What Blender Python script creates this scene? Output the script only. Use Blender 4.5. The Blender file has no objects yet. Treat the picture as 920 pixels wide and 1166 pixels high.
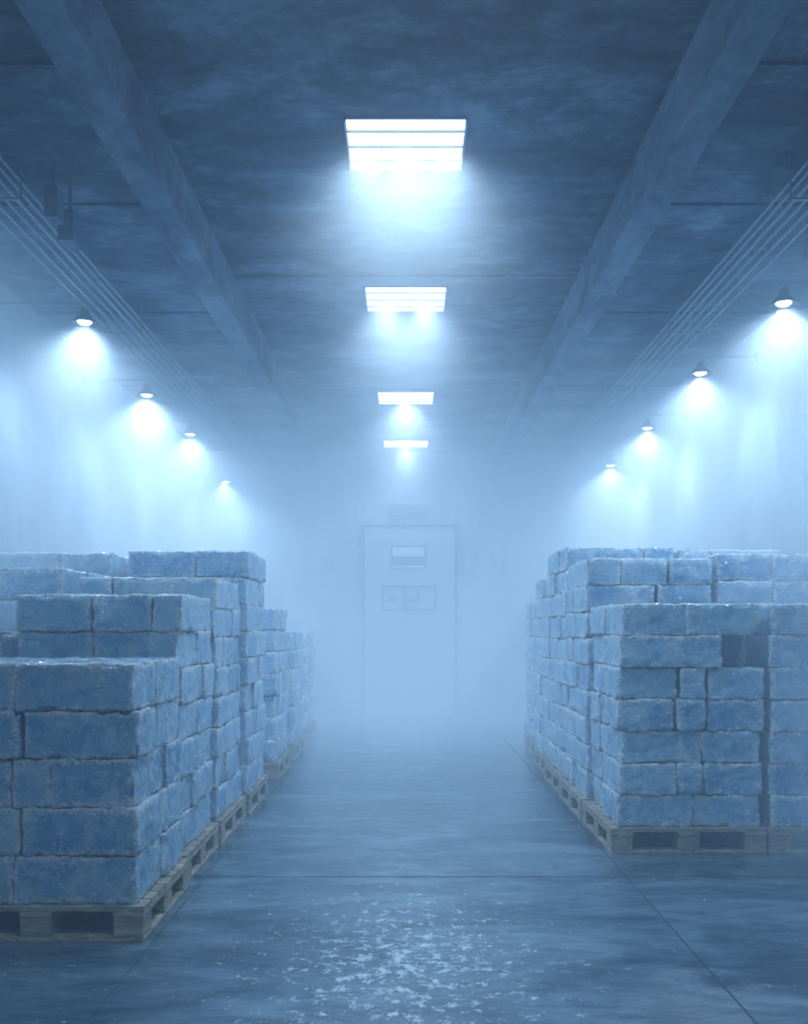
import bpy, math, random
import numpy as np
from mathutils import Vector, noise
random.seed(7)
S = bpy.context.scene
S.view_settings.view_transform = 'Standard'

CAMH = 1.5
F = 1050.0
CEIL = 4.45
WX = 3.45
YB = -2.2
YE = 15.4

# ------------------------------------------------------------ helpers
def link(o, parent=None):
    S.collection.objects.link(o)
    if parent: o.parent = parent
    return o

def empty(name, loc=(0,0,0)):
    e = bpy.data.objects.new(name, None)
    e.empty_display_size = 0.2
    e.location = loc
    return link(e)

class MB:
    """mesh accumulator"""
    def __init__(s): s.v=[]; s.f=[]; s.m=[]
    def box(s, a, b, mi=0):
        x0,y0,z0=a; x1,y1,z1=b
        n=len(s.v)
        s.v += [(x0,y0,z0),(x1,y0,z0),(x1,y1,z0),(x0,y1,z0),(x0,y0,z1),(x1,y0,z1),(x1,y1,z1),(x0,y1,z1)]
        for q in ((0,3,2,1),(4,5,6,7),(0,1,5,4),(1,2,6,5),(2,3,7,6),(3,0,4,7)):
            s.f.append(tuple(n+i for i in q)); s.m.append(mi)
    def lathe(s, prof, c=(0,0,0), seg=24, mi=0, axis='z'):
        n=len(s.v)
        for r,z in prof:
            for k in range(seg):
                a=2*math.pi*k/seg
                p=(r*math.cos(a), r*math.sin(a), z)
                if axis=='y': p=(p[0],p[2],p[1])
                if axis=='x': p=(p[2],p[0],p[1])
                s.v.append((c[0]+p[0],c[1]+p[1],c[2]+p[2]))
        for i in range(len(prof)-1):
            for k in range(seg):
                k2=(k+1)%seg
                s.f.append((n+i*seg+k,n+i*seg+k2,n+(i+1)*seg+k2,n+(i+1)*seg+k)); s.m.append(mi)
    def cap(s, start, seg, flip=False):
        f=tuple(range(start,start+seg)); s.f.append(f[::-1] if flip else f); s.m.append(0)
    def obj(s, name, mats, parent=None, loc=(0,0,0), bevel=0, smooth=False):
        me=bpy.data.meshes.new(name); me.from_pydata(s.v,[],s.f); me.update()
        for m in (mats if isinstance(mats,(list,tuple)) else [mats]): me.materials.append(m)
        for p,mi in zip(me.polygons,s.m):
            p.material_index=mi; p.use_smooth=smooth
        o=bpy.data.objects.new(name,me); o.location=loc
        link(o,parent)
        if bevel:
            b=o.modifiers.new('bevel','BEVEL'); b.width=bevel; b.segments=2; b.limit_method='ANGLE'
        return o

def newmat(name):
    m=bpy.data.materials.new(name); m.use_nodes=True
    nt=m.node_tree; nt.nodes.clear()
    out=nt.nodes.new('ShaderNodeOutputMaterial')
    return m,nt,out
def ramp(nt, fac, stops):
    r=nt.nodes.new('ShaderNodeValToRGB')
    e=r.color_ramp.elements
    while len(e)<len(stops): e.new(0.5)
    for el,(p,c) in zip(e,stops):
        el.position=p; el.color=(c[0],c[1],c[2],1) if not isinstance(c,(int,float)) else (c,c,c,1)
    nt.links.new(fac,r.inputs['Fac'])
    return r.outputs['Color']
def coords(nt, scale=(1,1,1)):
    g=nt.nodes.new('ShaderNodeNewGeometry')
    mp=nt.nodes.new('ShaderNodeMapping'); mp.inputs['Scale'].default_value=scale
    nt.links.new(g.outputs['Position'],mp.inputs['Vector'])
    return mp.outputs['Vector']
def noi(nt, vec, scale, detail=6, rough=0.6, dist=0.0):
    n=nt.nodes.new('ShaderNodeTexNoise')
    n.inputs['Scale'].default_value=scale; n.inputs['Detail'].default_value=detail
    n.inputs['Roughness'].default_value=rough; n.inputs['Distortion'].default_value=dist
    nt.links.new(vec,n.inputs['Vector'])
    return n.outputs['Fac']
def mix(nt, fac, a, b, mode='MIX'):
    m=nt.nodes.new('ShaderNodeMix'); m.data_type='RGBA'; m.blend_type=mode
    for sock,v in ((m.inputs[0],fac),(m.inputs[6],a),(m.inputs[7],b)):
        if hasattr(v,'links'): nt.links.new(v,sock)
        else: sock.default_value = v if isinstance(v,(int,float)) else (v[0],v[1],v[2],1)
    return m.outputs[2]
def math_(nt, op, a, b=0.0):
    m=nt.nodes.new('ShaderNodeMath'); m.operation=op
    for s_,v in ((m.inputs[0],a),(m.inputs[1],b)):
        if hasattr(v,'links'): nt.links.new(v,s_)
        else: s_.default_value=v
    return m.outputs[0]
def bump(nt, h, strength, dist=0.02):
    b=nt.nodes.new('ShaderNodeBump'); b.inputs['Strength'].default_value=strength; b.inputs['Distance'].default_value=dist
    nt.links.new(h,b.inputs['Height']); return b.outputs['Normal']
def princ(nt,out,color,rough,normal=None,metal=0.0,spec=0.5):
    p=nt.nodes.new('ShaderNodeBsdfPrincipled')
    for k,v in (('Base Color',color),('Roughness',rough),('Metallic',metal),('Specular IOR Level',spec)):
        s_=p.inputs[k]
        if hasattr(v,'links'): nt.links.new(v,s_)
        else: s_.default_value = v if isinstance(v,(int,float)) else (v[0],v[1],v[2],1)
    if normal: nt.links.new(normal,p.inputs['Normal'])
    nt.links.new(p.outputs[0],out.inputs['Surface'])
    return p

# ------------------------------------------------------------ materials
def mat_concrete(name, dark, mid, light, stretch, rough=0.8, sc=1.0, bs=0.4):
    m,nt,out=newmat(name)
    v=coords(nt,stretch)
    a=noi(nt,v,1.3*sc,9,0.65,0.4); b=noi(nt,v,7*sc,6,0.7,0.2)
    s_=math_(nt,'ADD',math_(nt,'MULTIPLY',a,0.65),math_(nt,'MULTIPLY',b,0.35))
    col=ramp(nt,s_,[(0.40,dark),(0.5,mid),(0.62,light)])
    princ(nt,out,col,rough,bump(nt,s_,bs,0.05))
    return m
M_ceil=mat_concrete('ceiling_concrete',(0.008,0.026,0.05),(0.045,0.085,0.135),(0.15,0.23,0.32),(0.6,1.0,1.0),0.85,1.5,0.4)
M_beam=mat_concrete('beam_concrete',(0.06,0.10,0.15),(0.13,0.19,0.26),(0.22,0.30,0.39),(1,0.5,1),0.85,1.5,0.25)
M_wall=mat_concrete('wall_concrete',(0.12,0.17,0.22),(0.20,0.26,0.31),(0.28,0.35,0.41),(1,1,0.35),0.9,0.9,0.2)

def mat_floor():
    m,nt,out=newmat('wet_concrete_floor')
    v=coords(nt); v2=coords(nt,(0.8,1.7,1))
    a=noi(nt,v2,1.1,9,0.66,0.8); b=noi(nt,v2,5,8,0.7,0.5); c=noi(nt,v,34,4,0.7)
    s_=math_(nt,'ADD',math_(nt,'MULTIPLY',a,0.65),math_(nt,'MULTIPLY',b,0.35))
    col=ramp(nt,s_,[(0.40,(0.03,0.065,0.10)),(0.5,(0.075,0.13,0.185)),(0.60,(0.15,0.23,0.30))])
    g=nt.nodes.new('ShaderNodeVectorMath'); g.operation='DISTANCE'
    mp=coords(nt,(1,0.6,1)); nt.links.new(mp,g.inputs[0]); g.inputs[1].default_value=(0.0,4.1*0.6,0)
    near=ramp(nt,g.outputs['Value'],[(0.0,1.0),(0.95,0.0)])
    f_=noi(nt,v,13,12,0.82,0.2)
    fr=math_(nt,'ADD',f_,math_(nt,'MULTIPLY',near,0.125))
    frost=ramp(nt,fr,[(0.595,0.0),(0.655,1.0)])
    col=mix(nt,math_(nt,'MULTIPLY',frost,0.8),col,(0.70,0.84,0.94))  # white flecks: frost, with the wet patch's glints painted into the colour
    # film of melt water: smoother in the wet patch
    r=ramp(nt,a,[(0.40,0.05),(0.60,0.22)])
    r2=math_(nt,'ADD',math_(nt,'MULTIPLY',r,math_(nt,'SUBTRACT',1.0,math_(nt,'MULTIPLY',near,0.5))),math_(nt,'MULTIPLY',c,0.05))
    h=math_(nt,'ADD',math_(nt,'MULTIPLY',b,0.35),math_(nt,'ADD',math_(nt,'MULTIPLY',c,0.12),math_(nt,'MULTIPLY',frost,0.3)))
    princ(nt,out,col,r2,bump(nt,h,0.45,0.03),spec=1.0)
    return m
M_floor=mat_floor()

def mat_ice():
    m,nt,out=newmat('frosted_ice_block')
    v=coords(nt)
    g=nt.nodes.new('ShaderNodeNewGeometry')
    at=nt.nodes.new('ShaderNodeAttribute'); at.attribute_name='rim'
    a=noi(nt,v,5.5,8,0.7,0.6); b=noi(nt,v,20,10,0.86,1.5); c=noi(nt,v,85,3,0.7)
    isl=g.outputs['Random Per Island']
    base=mix(nt,isl,(0.09,0.38,0.74),(0.28,0.63,0.93))
    base=mix(nt,ramp(nt,a,[(0.42,0.0),(0.64,1.0)]),base,(0.55,0.82,0.98))
    fr=math_(nt,'ADD',math_(nt,'MULTIPLY',b,0.8),math_(nt,'MULTIPLY',c,0.2))
    fr=math_(nt,'ADD',fr,math_(nt,'MULTIPLY',at.outputs['Fac'],0.10))
    frost=ramp(nt,fr,[(0.54,0.0),(0.605,1.0)])
    col=mix(nt,math_(nt,'MULTIPLY',frost,0.95),base,(0.96,0.99,1.0))
    h=math_(nt,'ADD',math_(nt,'MULTIPLY',b,0.9),math_(nt,'MULTIPLY',c,0.3))
    p=princ(nt,out,col,ramp(nt,fr,[(0.4,0.08),(0.65,0.35)]),bump(nt,h,1.0,0.03),spec=1.0)
    p.inputs['Coat Weight'].default_value=0.4
    p.inputs['Coat Roughness'].default_value=0.12
    return m
M_ice=mat_ice()

def mat_wood():
    m,nt,out=newmat('frosted_pallet_wood')
    v=coords(nt,(3,3,12)); a=noi(nt,v,3,8,0.7,1.0)
    g=nt.nodes.new('ShaderNodeNewGeometry')
    col=ramp(nt,a,[(0.35,(0.16,0.145,0.11)),(0.5,(0.30,0.275,0.22)),(0.68,(0.50,0.47,0.40))])
    col=mix(nt,math_(nt,'MULTIPLY',g.outputs['Random Per Island'],0.25),col,(0.15,0.15,0.13))
    princ(nt,out,col,0.75,bump(nt,a,0.4,0.01)); return m
M_wood=mat_wood()

def mat_plain(name,col,rough=0.5,metal=0.0):
    m,nt,out=newmat(name)
    v=coords(nt); a=noi(nt,v,9,5,0.6)
    c=mix(nt,math_(nt,'MULTIPLY',a,0.35),col,tuple(x*0.6 for x in col))
    princ(nt,out,c,rough,bump(nt,a,0.08,0.01),metal); return m
M_metal=mat_plain('galvanised_metal',(0.20,0.26,0.32),0.5,0.3)
M_dark=mat_plain('dark_painted_metal',(0.03,0.045,0.07),0.5)
M_door=mat_plain('door_painted_steel',(0.24,0.31,0.37),0.8)
M_gap=mat_plain('joint_sealant',(0.03,0.045,0.065),0.8)
M_white=mat_plain('white_enamel',(0.5,0.56,0.62),0.4)

def mat_emit(name,col,st):
    m,nt,out=newmat(name)
    e=nt.nodes.new('ShaderNodeEmission'); e.inputs[0].default_value=(*col,1); e.inputs[1].default_value=st
    nt.links.new(e.outputs[0],out.inputs['Surface']); return m
M_panel=mat_emit('light_diffuser',(0.84,0.94,1.0),4.5)
M_bulb=mat_emit('lamp_bulb_glow',(0.84,0.94,1.0),8.0)

# ------------------------------------------------------------ room shell
def slab(name,a,b,mat):
    m=MB(); m.box(a,b); return m.obj(name,mat)
T=0.2
slab('floor',(-WX-T,YB-T,-T),(WX+T,YE+T,0),M_floor)
slab('ceiling',(-WX-T,YB-T,CEIL),(WX+T,YE+T,CEIL+T),M_ceil)
slab('wall_left',(-WX-T,YB-T,0),(-WX,YE+T,CEIL),M_wall)
slab('wall_right',(WX,YB-T,0),(WX+T,YE+T,CEIL),M_wall)
slab('wall_back',(-WX,YE,0),(WX,YE+T,CEIL),M_wall)
slab('wall_front',(-WX,YB-T,0),(WX,YB,CEIL),M_wall)

for sx in (-1,1):
    m=MB(); x0,x1=sorted((sx*1.43,sx*1.63))
    m.box((x0,YB,CEIL-0.35),(x1,YE,CEIL))
    m.obj('ceiling_beam',M_beam,bevel=0.012)
m=MB()
for y,xa,xb in ((4.8,1.63,WX),(6.4,1.63,WX),(8.6,1.63,WX),(11.2,1.63,WX)):
    m.box((xa,y,CEIL-0.02),(xb,y+0.04,CEIL)); m.box((-xb,y,CEIL-0.02),(-xa,y+0.04,CEIL))
for y in (7.7,):
    m.box((-1.43,y,CEIL-0.015),(1.43,y+0.03,CEIL))
m.obj('trim_1',M_ceil)
m=MB()
for x,wd in ((1.33,0.004),(-1.21,0.002)):
    m.box((x-wd,YB,0),(x+wd,YE,0.0015))
for y in (5.56,):
    m.box((-WX,y-0.002,0),(WX,y+0.002,0.0015))
m.obj('trim_2',M_gap)

# ------------------------------------------------------------ ceiling lights
LCOL=(0.54,0.77,1.0)
def spot(name,e,loc,power,deg,blend,r):
    ld=bpy.data.lights.new(name,'SPOT'); ld.energy=power; ld.color=LCOL
    ld.spot_size=math.radians(deg); ld.spot_blend=blend; ld.shadow_soft_size=r
    lo=bpy.data.objects.new(name,ld); lo.location=loc; link(lo,e)
def ceiling_light(y0,L,power,xs):
    e=empty('ceiling_light',(0,y0,CEIL)); W=0.69
    fr=MB(); t=0.012; d=0.028
    fr.box((-W/2-t,-t,-d),(-W/2,L+t,0)); fr.box((W/2,-t,-d),(W/2+t,L+t,0))
    fr.box((-W/2,-t,-d*0.5),(W/2,0,0)); fr.box((-W/2,L,-d),(W/2,L+t,0))
    fr.obj('frame',M_white,e)
    df=MB(); df.box((-W/2,0,-0.014),(W/2,L,-0.001)); df.obj('diffuser',M_panel,e)
    sl=MB()
    for k in (0.20,0.52,0.82):
        sl.box((-W/2,L*k-0.005,-0.027),(W/2,L*k+0.005,-0.014))
    sl.obj('louvre',M_metal,e)
    for x in xs: spot('panel_lamp',e,(x,L/2,-0.03),power/len(xs),136,0.8,0.10)
LIGHTS=((-0.9,260,(0,)),(2.1,300,(0,)),(5.33,430,(-0.25,0,0.25)),(7.96,330,(-0.18,0.18)),(11.5,280,(0,)),(14.5,180,(0,)))
for y,p,xs in LIGHTS:
    ceiling_light(y,0.55 if y<14 else 0.45,p,xs)

# ------------------------------------------------------------ wall lamps
def wall_lamp(x,y,h,power):
    z=CAMH+h; sx=1 if x>0 else -1
    e=empty('wall_lamp',(x,y,z))
    sh=MB(); sh.lathe([(0.02,0.11),(0.035,0.10),(0.04,0.06),(0.10,0.0),(0.115,-0.015),(0.108,-0.015),(0.09,0.002),(0.03,0.055)],seg=28)
    sh.obj('shade',M_dark,e,smooth=True)
    bl=MB(); bl.lathe([(0.001,-0.022),(0.04,-0.016),(0.06,0.0),(0.03,0.03),(0.015,0.05)],seg=20)
    bl.obj('bulb',M_bulb,e,smooth=True)
    wx=sx*WX-x
    pts=[(wx,0.16)]
    for k in range(9):
        a=math.pi/2*k/8
        pts.append((sx*(0.06-0.06*math.sin(a)),0.16-0.06*(1-math.cos(a))))
    cu=bpy.data.curves.new('arm','CURVE'); cu.dimensions='3D'; cu.bevel_depth=0.006; cu.bevel_resolution=3
    sp=cu.splines.new('POLY'); sp.points.add(len(pts)-1)
    for p,(px,pz) in zip(sp.points,pts): p.co=(px,0,pz,1)
    cu.materials.append(M_dark)
    link(bpy.data.objects.new('arm',cu),e)
    pl=MB(); a,b=sorted((wx,wx-sx*0.02)); pl.box((a,-0.03,0.12),(b,0.03,0.20)); pl.obj('wall_plate',M_dark,e)
    spot('lamp_spot',e,(0,0,-0.05),power,155,1.0,0.05)
for x,y,h,p in ((-2.70,7.75,2.57,290),(-2.78,9.9,2.5,290),(-2.78,11.9,2.5,220),(-2.89,14.8,2.35,180),
              (2.91,7.1,2.5,260),(2.89,9.05,2.5,240),(2.96,11.3,2.45,240),(3.02,13.6,2.4,230),
              (-2.75,5.0,2.55,90),(2.91,4.6,2.5,80)):
    wall_lamp(x,y,h,p)

# ------------------------------------------------------------ conduits
for sx in (-1,1):
    m=MB()
    for i,(x,z,r) in enumerate(((2.42,CEIL-0.14,0.012),(2.47,CEIL-0.15,0.012),(2.52,CEIL-0.17,0.016),(2.57,CEIL-0.20,0.012),(2.62,CEIL-0.23,0.016),(2.67,CEIL-0.27,0.012))):
        m.lathe([(r,YB+0.01),(r,YE-0.01)],c=(sx*x,0,z),seg=10,axis='y')
    y=0.5
    while y<YE:
        a,b=sorted((sx*2.38,sx*2.71))
        m.box((a,y,CEIL-0.30),(b,y+0.02,CEIL-0.29))
        m.box((a,y,CEIL-0.30),(a+0.005,y+0.02,CEIL)); m.box((b-0.005,y,CEIL-0.30),(b,y+0.02,CEIL))
        y+=2.6
    m.obj('conduit_rack',M_metal,smooth=False)
def jbox(x,y,z,w,d,h):
    m=MB(); m.box((-w/2,-d/2,-h),(w/2,d/2,0)); m.box((-w/2+0.02,-d/2-0.01,-h+0.02),(w/2-0.02,-d/2,-0.02))
    m.box((-0.01,-0.01,0),(0.01,0.01,CEIL-z))
    m.obj('junction_box',M_beam,loc=(x,y,z),bevel=0.004)
jbox(-2.22,6.1,CEIL-0.22,0.10,0.18,0.2)
jbox(-2.22,5.82,CEIL-0.18,0.08,0.12,0.2)
jbox(2.95,6.6,CEIL-0.16,0.16,0.14,0.16)

# ------------------------------------------------------------ end wall
PX=68.0
def ex(px): return (px-462)/PX
def ez(py): return CAMH+(715-py)/PX
d=empty('door_1',(0,YE,0))
m=MB()
xa,xb,zt=ex(415),ex(518),ez(600)
m.box((xa,-0.05,0.0),(xb,0,zt)); m.obj('leaf',M_door,d,bevel=0.01)
m=MB(); t=0.025
m.box((xa-t,-0.08,0),(xa,0,zt+t)); m.box((xb,-0.08,0),(xb+t,0,zt+t)); m.box((xa,-0.08,zt),(xb,0,zt+t))
m.obj('frame',M_dark,d)
m=MB(); m.box((ex(445),-0.07,ez(648)),(ex(485),-0.05,ez(622)))
m.obj('sign',M_dark,d)
m=MB(); m.box((ex(447),-0.075,ez(634)),(ex(483),-0.07,ez(624)));m.box((ex(447),-0.075,ez(647)),(ex(483),-0.07,ez(645)))
m.obj('sign_face',M_white,d)
m=MB()
def fr(x0,z0,x1,z1,y,t=0.035,dp=0.04):
    m.box((x0,y-dp,z0),(x0+t,y,z1)); m.box((x1-t,y-dp,z0),(x1,y,z1)); m.box((x0,y-dp,z0),(x1,y,z0+t)); m.box((x0,y-dp,z1-t),(x1,y,z1))
fr(ex(435),ez(696),ex(460),ez(667),-0.05); fr(ex(461),ez(696),ex(497),ez(667),-0.05)
m.box((ex(465),-0.12,ez(686)),(ex(478),-0.08,ez(681))); m.box((ex(474),-0.10,ez(686)),(ex(478),-0.05,ez(672)))
m.box((ex(443),-0.06,ez(686)),(ex(450),-0.05,ez(680)))
m.obj('latch_panel',M_dark,d)
m=MB(); y=YE
m.box((ex(444),y-0.05,ez(588)),(ex(487),y,ez(573)))
for k in range(4):
    z=ez(586)+k*0.05; m.box((ex(445),y-0.07,z),(ex(486),y-0.05,z+0.02))
m.obj('air_vent',M_metal)

# ------------------------------------------------------------ pallets + blocks
PH=0.17
def pallet_mesh(W,D):
    m=MB(); bw=0.15
    for y in (0,D/2-0.06,D-0.12): m.box((0,y,0),(W,y+0.12,0.02))          # bottom boards
    for x in (0.001,W-0.121): m.box((x,0.12,0),(x+0.12,D/2-0.06,0.0195)); m.box((x,D/2+0.06,0),(x+0.12,D-0.12,0.0195))
    for x in (0,W/2-bw/2,W-bw):
        for y in (0,D/2-bw/2,D-bw): m.box((x+0.003,y+0.003,0.02),(x+bw-0.003,y+bw-0.003,0.118))
    for x in (0,W/2-bw/2,W-bw): m.box((x,0,0.118),(x+bw,D,0.142))         # stringers
    pw=D/7
    for k in range(7): m.box((0,k*pw+0.007,0.143),(W,(k+1)*pw-0.007,PH))   # deck
    return m

_topo={}
def topo(nx,ny,nz):
    key=(nx,ny,nz)
    if key in _topo: return _topo[key]
    idx={}; vs=[]
    def vid(i,j,k):
        t=(i,j,k)
        if t not in idx: idx[t]=len(vs); vs.append(t)
        return idx[t]
    fs=[]
    for i in range(nx):
        for j in range(ny):
            fs.append((vid(i,j,0),vid(i,j+1,0),vid(i+1,j+1,0),vid(i+1,j,0)))
            fs.append((vid(i,j,nz),vid(i+1,j,nz),vid(i+1,j+1,nz),vid(i,j+1,nz)))
    for i in range(nx):
        for k in range(nz):
            fs.append((vid(i,0,k),vid(i+1,0,k),vid(i+1,0,k+1),vid(i,0,k+1)))
            fs.append((vid(i,ny,k),vid(i,ny,k+1),vid(i+1,ny,k+1),vid(i+1,ny,k)))
    for j in range(ny):
        for k in range(nz):
            fs.append((vid(0,j,k),vid(0,j,k+1),vid(0,j+1,k+1),vid(0,j+1,k)))
            fs.append((vid(nx,j,k),vid(nx,j+1,k),vid(nx,j+1,k+1),vid(nx,j,k+1)))
    _topo[key]=(np.array(vs),np.array(fs)); return _topo[key]

def axis(L,r,cell):
    n=max(2,round((L-2*r)/cell))
    mid=[r+(L-2*r)*i/n for i in range(n+1)]
    return np.array([0,0.4*r]+mid+[L-0.4*r,L])

def block(V,Fc,Rm,size,pos,cell,rot=0.0):
    r=random.uniform(0.009,0.017)
    ax=[axis(s,r,cell) for s in size]
    vs,fs=topo(*(len(a)-1 for a in ax))
    P=np.stack([ax[i][vs[:,i]] for i in range(3)],1)
    L=np.array(size)
    inner=np.clip(P,r,L-r); dd=P-inner; ln=np.linalg.norm(dd,axis=1,keepdims=True); nrm=dd/ln
    P=inner+nrm*r
    edge=(np.sum(np.abs(nrm)>0.3,axis=1)>1)
    # distance to the nearest edge of the block (frost gathers on the rims)
    dist=np.sort(np.minimum(P,L-P),axis=1)[:,1]
    rim=np.clip(1-dist/0.045,0,1)
    P=P+np.array(pos)
    off=Vector((random.random()*50,random.random()*50,random.random()*50))
    disp=np.empty(len(P))
    for i,p in enumerate(P):
        q=Vector(p)
        d_=0.010*noise.noise(q*5+off)+0.009*noise.noise(q*20+off)+0.004*noise.noise(q*47+off)
        if edge[i]:
            d_+=0.010*noise.noise(q*40+off)
            ch=noise.noise(q*9+off*2)          # occasional chipped rim
            if ch>0.30: d_-=(ch-0.30)*0.09
        disp[i]=d_
    P=P+nrm*(disp[:,None]+0.001)
    c=np.array(pos)+L/2
    ca,sa=math.cos(rot),math.sin(rot)
    Q=P-c; P=np.stack([Q[:,0]*ca-Q[:,1]*sa,Q[:,0]*sa+Q[:,1]*ca,Q[:,2]],1)+c
    Fc.append(fs+sum(len(v) for v in V)); V.append(P); Rm.append(rim)

def splits(W,lo=0.2,hi=0.5):
    out=[];rem=W
    while rem>hi:
        w=random.uniform(lo,hi)
        if rem-w<lo: w=rem/2
        out.append(w); rem-=w
    out.append(rem); return out

def stack(x0,y0,W,D,rows,rh,front=None,cell=0.04,missing=(),il=0.025,ir=0.025):
    e=empty('pallet_of_ice_blocks',(x0,y0,0))
    pm=pallet_mesh(W,D); pm.obj('pallet',M_wood,e,bevel=0.003)
    V=[];Fc=[];Rm=[]; ins=0.03; g=0.003; BW=W-il-ir
    for rI in range(rows):
        z=PH+0.002+rI*rh
        fi=rows-1-rI
        ds=[0.30,0.34,0.36] if rI%2 else [0.42,0.24,0.34]
        if random.random()<0.4: ds=ds[::-1]
        if random.random()<0.35: ds=[0.52,0.48]
        ds=[q*(D-2*ins) for q in ds]
        yy=ins
        for j,dp in enumerate(ds):
            if front and j==0 and fi<len(front):
                t=sum(front[fi]); ws=[w/t*BW for w in front[fi]]
            else: ws=splits(BW,0.22,0.55)
            xx=il
            for i,w in enumerate(ws):
                if not (j==0 and (fi,i) in missing):
                    jy=random.uniform(-0.012,0.020) if j==0 else 0
                    block(V,Fc,Rm,(w-g,dp-g-jy,rh-g),(xx+g/2+(random.uniform(-0.016,0.016) if (i==0 or i==len(ws)-1) else 0),yy+g/2+jy,z),cell,random.uniform(-0.018,0.018))
                xx+=w
            yy+=dp
    Vn=np.concatenate(V); Fn=np.concatenate(Fc); Rn=np.concatenate(Rm)
    me=bpy.data.meshes.new('ice_blocks'); me.from_pydata(Vn.tolist(),[],Fn.tolist()); me.update()
    at=me.attributes.new('rim','FLOAT','POINT'); at.data.foreach_set('value',Rn.astype(np.float32))
    me.polygons.foreach_set('use_smooth',[True]*len(me.polygons)); me.materials.append(M_ice)
    o=bpy.data.objects.new('ice_blocks',me); link(o,e)
    return e

# right side
stack(1.36,6.12,1.04,1.0,7,0.213,
  front=[(.48,.52),(.72,.28),(.42,.18,.40),(.4,.2,.4),(.42,.16,.42),(.4,.18,.42),(.53,.47)],cell=0.020,missing={(1,1)},il=0.07)
stack(2.41,6.12,0.96,1.0,7,0.213,cell=0.03)
stack(1.36,7.17,1.04,1.0,9,0.208,cell=0.035,il=0.06)
stack(2.41,7.17,0.96,1.0,9,0.212,cell=0.04)
stack(1.38,8.22,1.03,1.0,10,0.205,cell=0.045,il=0.05)
stack(2.42,8.22,0.95,1.0,10,0.203,cell=0.06)
stack(1.42,9.27,1.02,1.0,9,0.205,cell=0.055)
stack(1.50,10.6,1.0,1.0,8,0.205,cell=0.06)
stack(1.66,12.0,1.0,1.0,8,0.205,cell=0.08)
# left side (x0 is outer edge)
stack(-2.29,4.40,1.04,0.94,5,0.232,
  front=[(.40,.60),(.42,.58),(.38,.2,.42),(.42,.58),(.39,.61)],cell=0.017,ir=0.05)
stack(-3.36,4.40,1.02,0.94,5,0.232,cell=0.05)
stack(-2.30,5.38,1.02,0.94,7,0.218,front=[(.46,.36,.18),(.46,.36,.18)],cell=0.022,ir=0.04)
stack(-3.36,5.38,1.02,0.94,6,0.218,cell=0.05)
stack(-2.29,6.36,1.02,0.98,8,0.210,cell=0.035,ir=0.04)
stack(-3.34,6.36,1.00,0.98,8,0.218,cell=0.04)
stack(-2.27,7.38,1.02,1.0,9,0.217,cell=0.04)
stack(-3.34,7.38,1.00,1.0,9,0.215,cell=0.05)
stack(-2.26,9.1,1.0,1.0,7,0.218,cell=0.055)
stack(-2.26,10.5,1.0,1.0,6,0.215,cell=0.06)
stack(-2.28,12.2,1.0,1.0,6,0.215,cell=0.08)

# ------------------------------------------------------------ fog (scattering air with its own emission as ambient light, thicker deeper in the room and by the walls)
def fog_mat(name,sig,amb,falloff=None):
    m,nt,out=newmat(name+'_medium')
    sc=nt.nodes.new('ShaderNodeVolumeScatter'); sc.inputs['Color'].default_value=(0.85,0.93,1,1)
    sc.inputs['Density'].default_value=sig; sc.inputs['Anisotropy'].default_value=0.1
    em=nt.nodes.new('ShaderNodeEmission'); em.inputs[0].default_value=(*amb,1); em.inputs[1].default_value=sig  # the fog itself glows, standing in for multiply scattered ambient light
    if falloff:
        tc=nt.nodes.new('ShaderNodeTexCoord'); mp=nt.nodes.new('ShaderNodeMapping')
        mp.inputs['Scale'].default_value=(1/falloff[0],1/falloff[0],1/falloff[1])
        nt.links.new(tc.outputs['Object'],mp.inputs['Vector'])
        ln=nt.nodes.new('ShaderNodeVectorMath'); ln.operation='LENGTH'; nt.links.new(mp.outputs['Vector'],ln.inputs[0])
        d_=math_(nt,'MAXIMUM',math_(nt,'SUBTRACT',1.0,ln.outputs['Value']),0.0)
        d_=math_(nt,'MULTIPLY',math_(nt,'POWER',d_,1.1),sig)
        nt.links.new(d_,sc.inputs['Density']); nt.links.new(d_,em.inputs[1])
    ad=nt.nodes.new('ShaderNodeAddShader')
    nt.links.new(sc.outputs[0],ad.inputs[0]); nt.links.new(em.outputs[0],ad.inputs[1])
    nt.links.new(ad.outputs[0],out.inputs['Volume'])
    return m
def fog(a,b,sig,amb):
    q=MB(); q.box(a,b); q.obj('fog',fog_mat('fog',sig,amb))
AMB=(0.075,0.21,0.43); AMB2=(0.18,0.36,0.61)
e_=0.001
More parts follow.
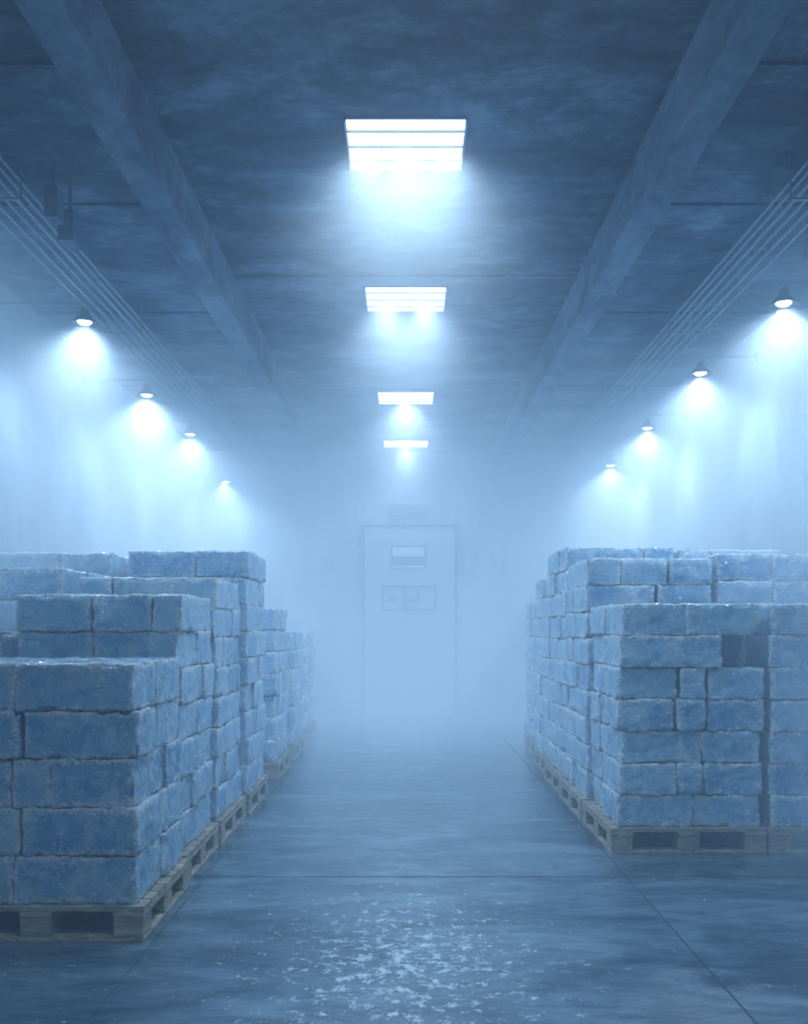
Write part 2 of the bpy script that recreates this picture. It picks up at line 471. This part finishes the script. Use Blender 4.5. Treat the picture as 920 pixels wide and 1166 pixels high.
fog((-WX+e_,YB+0.01,e_),(WX-e_,5.0,CEIL-e_),0.02,AMB)
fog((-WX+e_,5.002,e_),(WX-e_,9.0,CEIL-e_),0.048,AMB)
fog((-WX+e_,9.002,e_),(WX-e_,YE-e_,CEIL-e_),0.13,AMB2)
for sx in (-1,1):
    for x,zt,y0,s_ in ((2.1,4.14,5.2,0.06),(2.5,4.10,5.6,0.14)):  # extra density along the walls, added to carry the wall lamps' glow
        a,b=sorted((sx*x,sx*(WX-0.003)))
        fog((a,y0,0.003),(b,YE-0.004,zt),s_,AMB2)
# mist added under each ceiling light to give it a glow: rounded puffs thinning outwards, flat against the ceiling
seg=24; top=CEIL-0.032
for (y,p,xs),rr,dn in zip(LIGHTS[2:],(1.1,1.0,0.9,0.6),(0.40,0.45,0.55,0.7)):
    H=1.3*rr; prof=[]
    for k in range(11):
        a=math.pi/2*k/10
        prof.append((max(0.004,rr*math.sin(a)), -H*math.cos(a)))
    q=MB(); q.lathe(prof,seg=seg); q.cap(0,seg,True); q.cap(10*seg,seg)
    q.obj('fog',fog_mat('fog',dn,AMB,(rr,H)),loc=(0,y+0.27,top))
# fog bank resting against the end wall: a wedge that rises towards the wall
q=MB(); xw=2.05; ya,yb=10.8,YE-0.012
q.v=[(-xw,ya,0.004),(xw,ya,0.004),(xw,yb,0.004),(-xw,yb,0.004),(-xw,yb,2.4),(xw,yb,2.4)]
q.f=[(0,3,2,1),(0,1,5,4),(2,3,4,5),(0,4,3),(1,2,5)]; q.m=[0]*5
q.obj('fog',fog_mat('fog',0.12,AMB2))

w=bpy.data.worlds.new('world'); S.world=w; w.use_nodes=True
w.node_tree.nodes['Background'].inputs[0].default_value=(0.02,0.04,0.07,1)

# ------------------------------------------------------------ camera
cd=bpy.data.cameras.new('camera'); cd.sensor_width=36; cd.sensor_fit='AUTO'
cd.lens=F/1166*36; cd.shift_y=132/1166; cd.shift_x=-2/1166
co=bpy.data.objects.new('camera',cd); co.location=(0,0,CAMH); co.rotation_euler=(math.pi/2,0,0)
link(co); S.camera=co
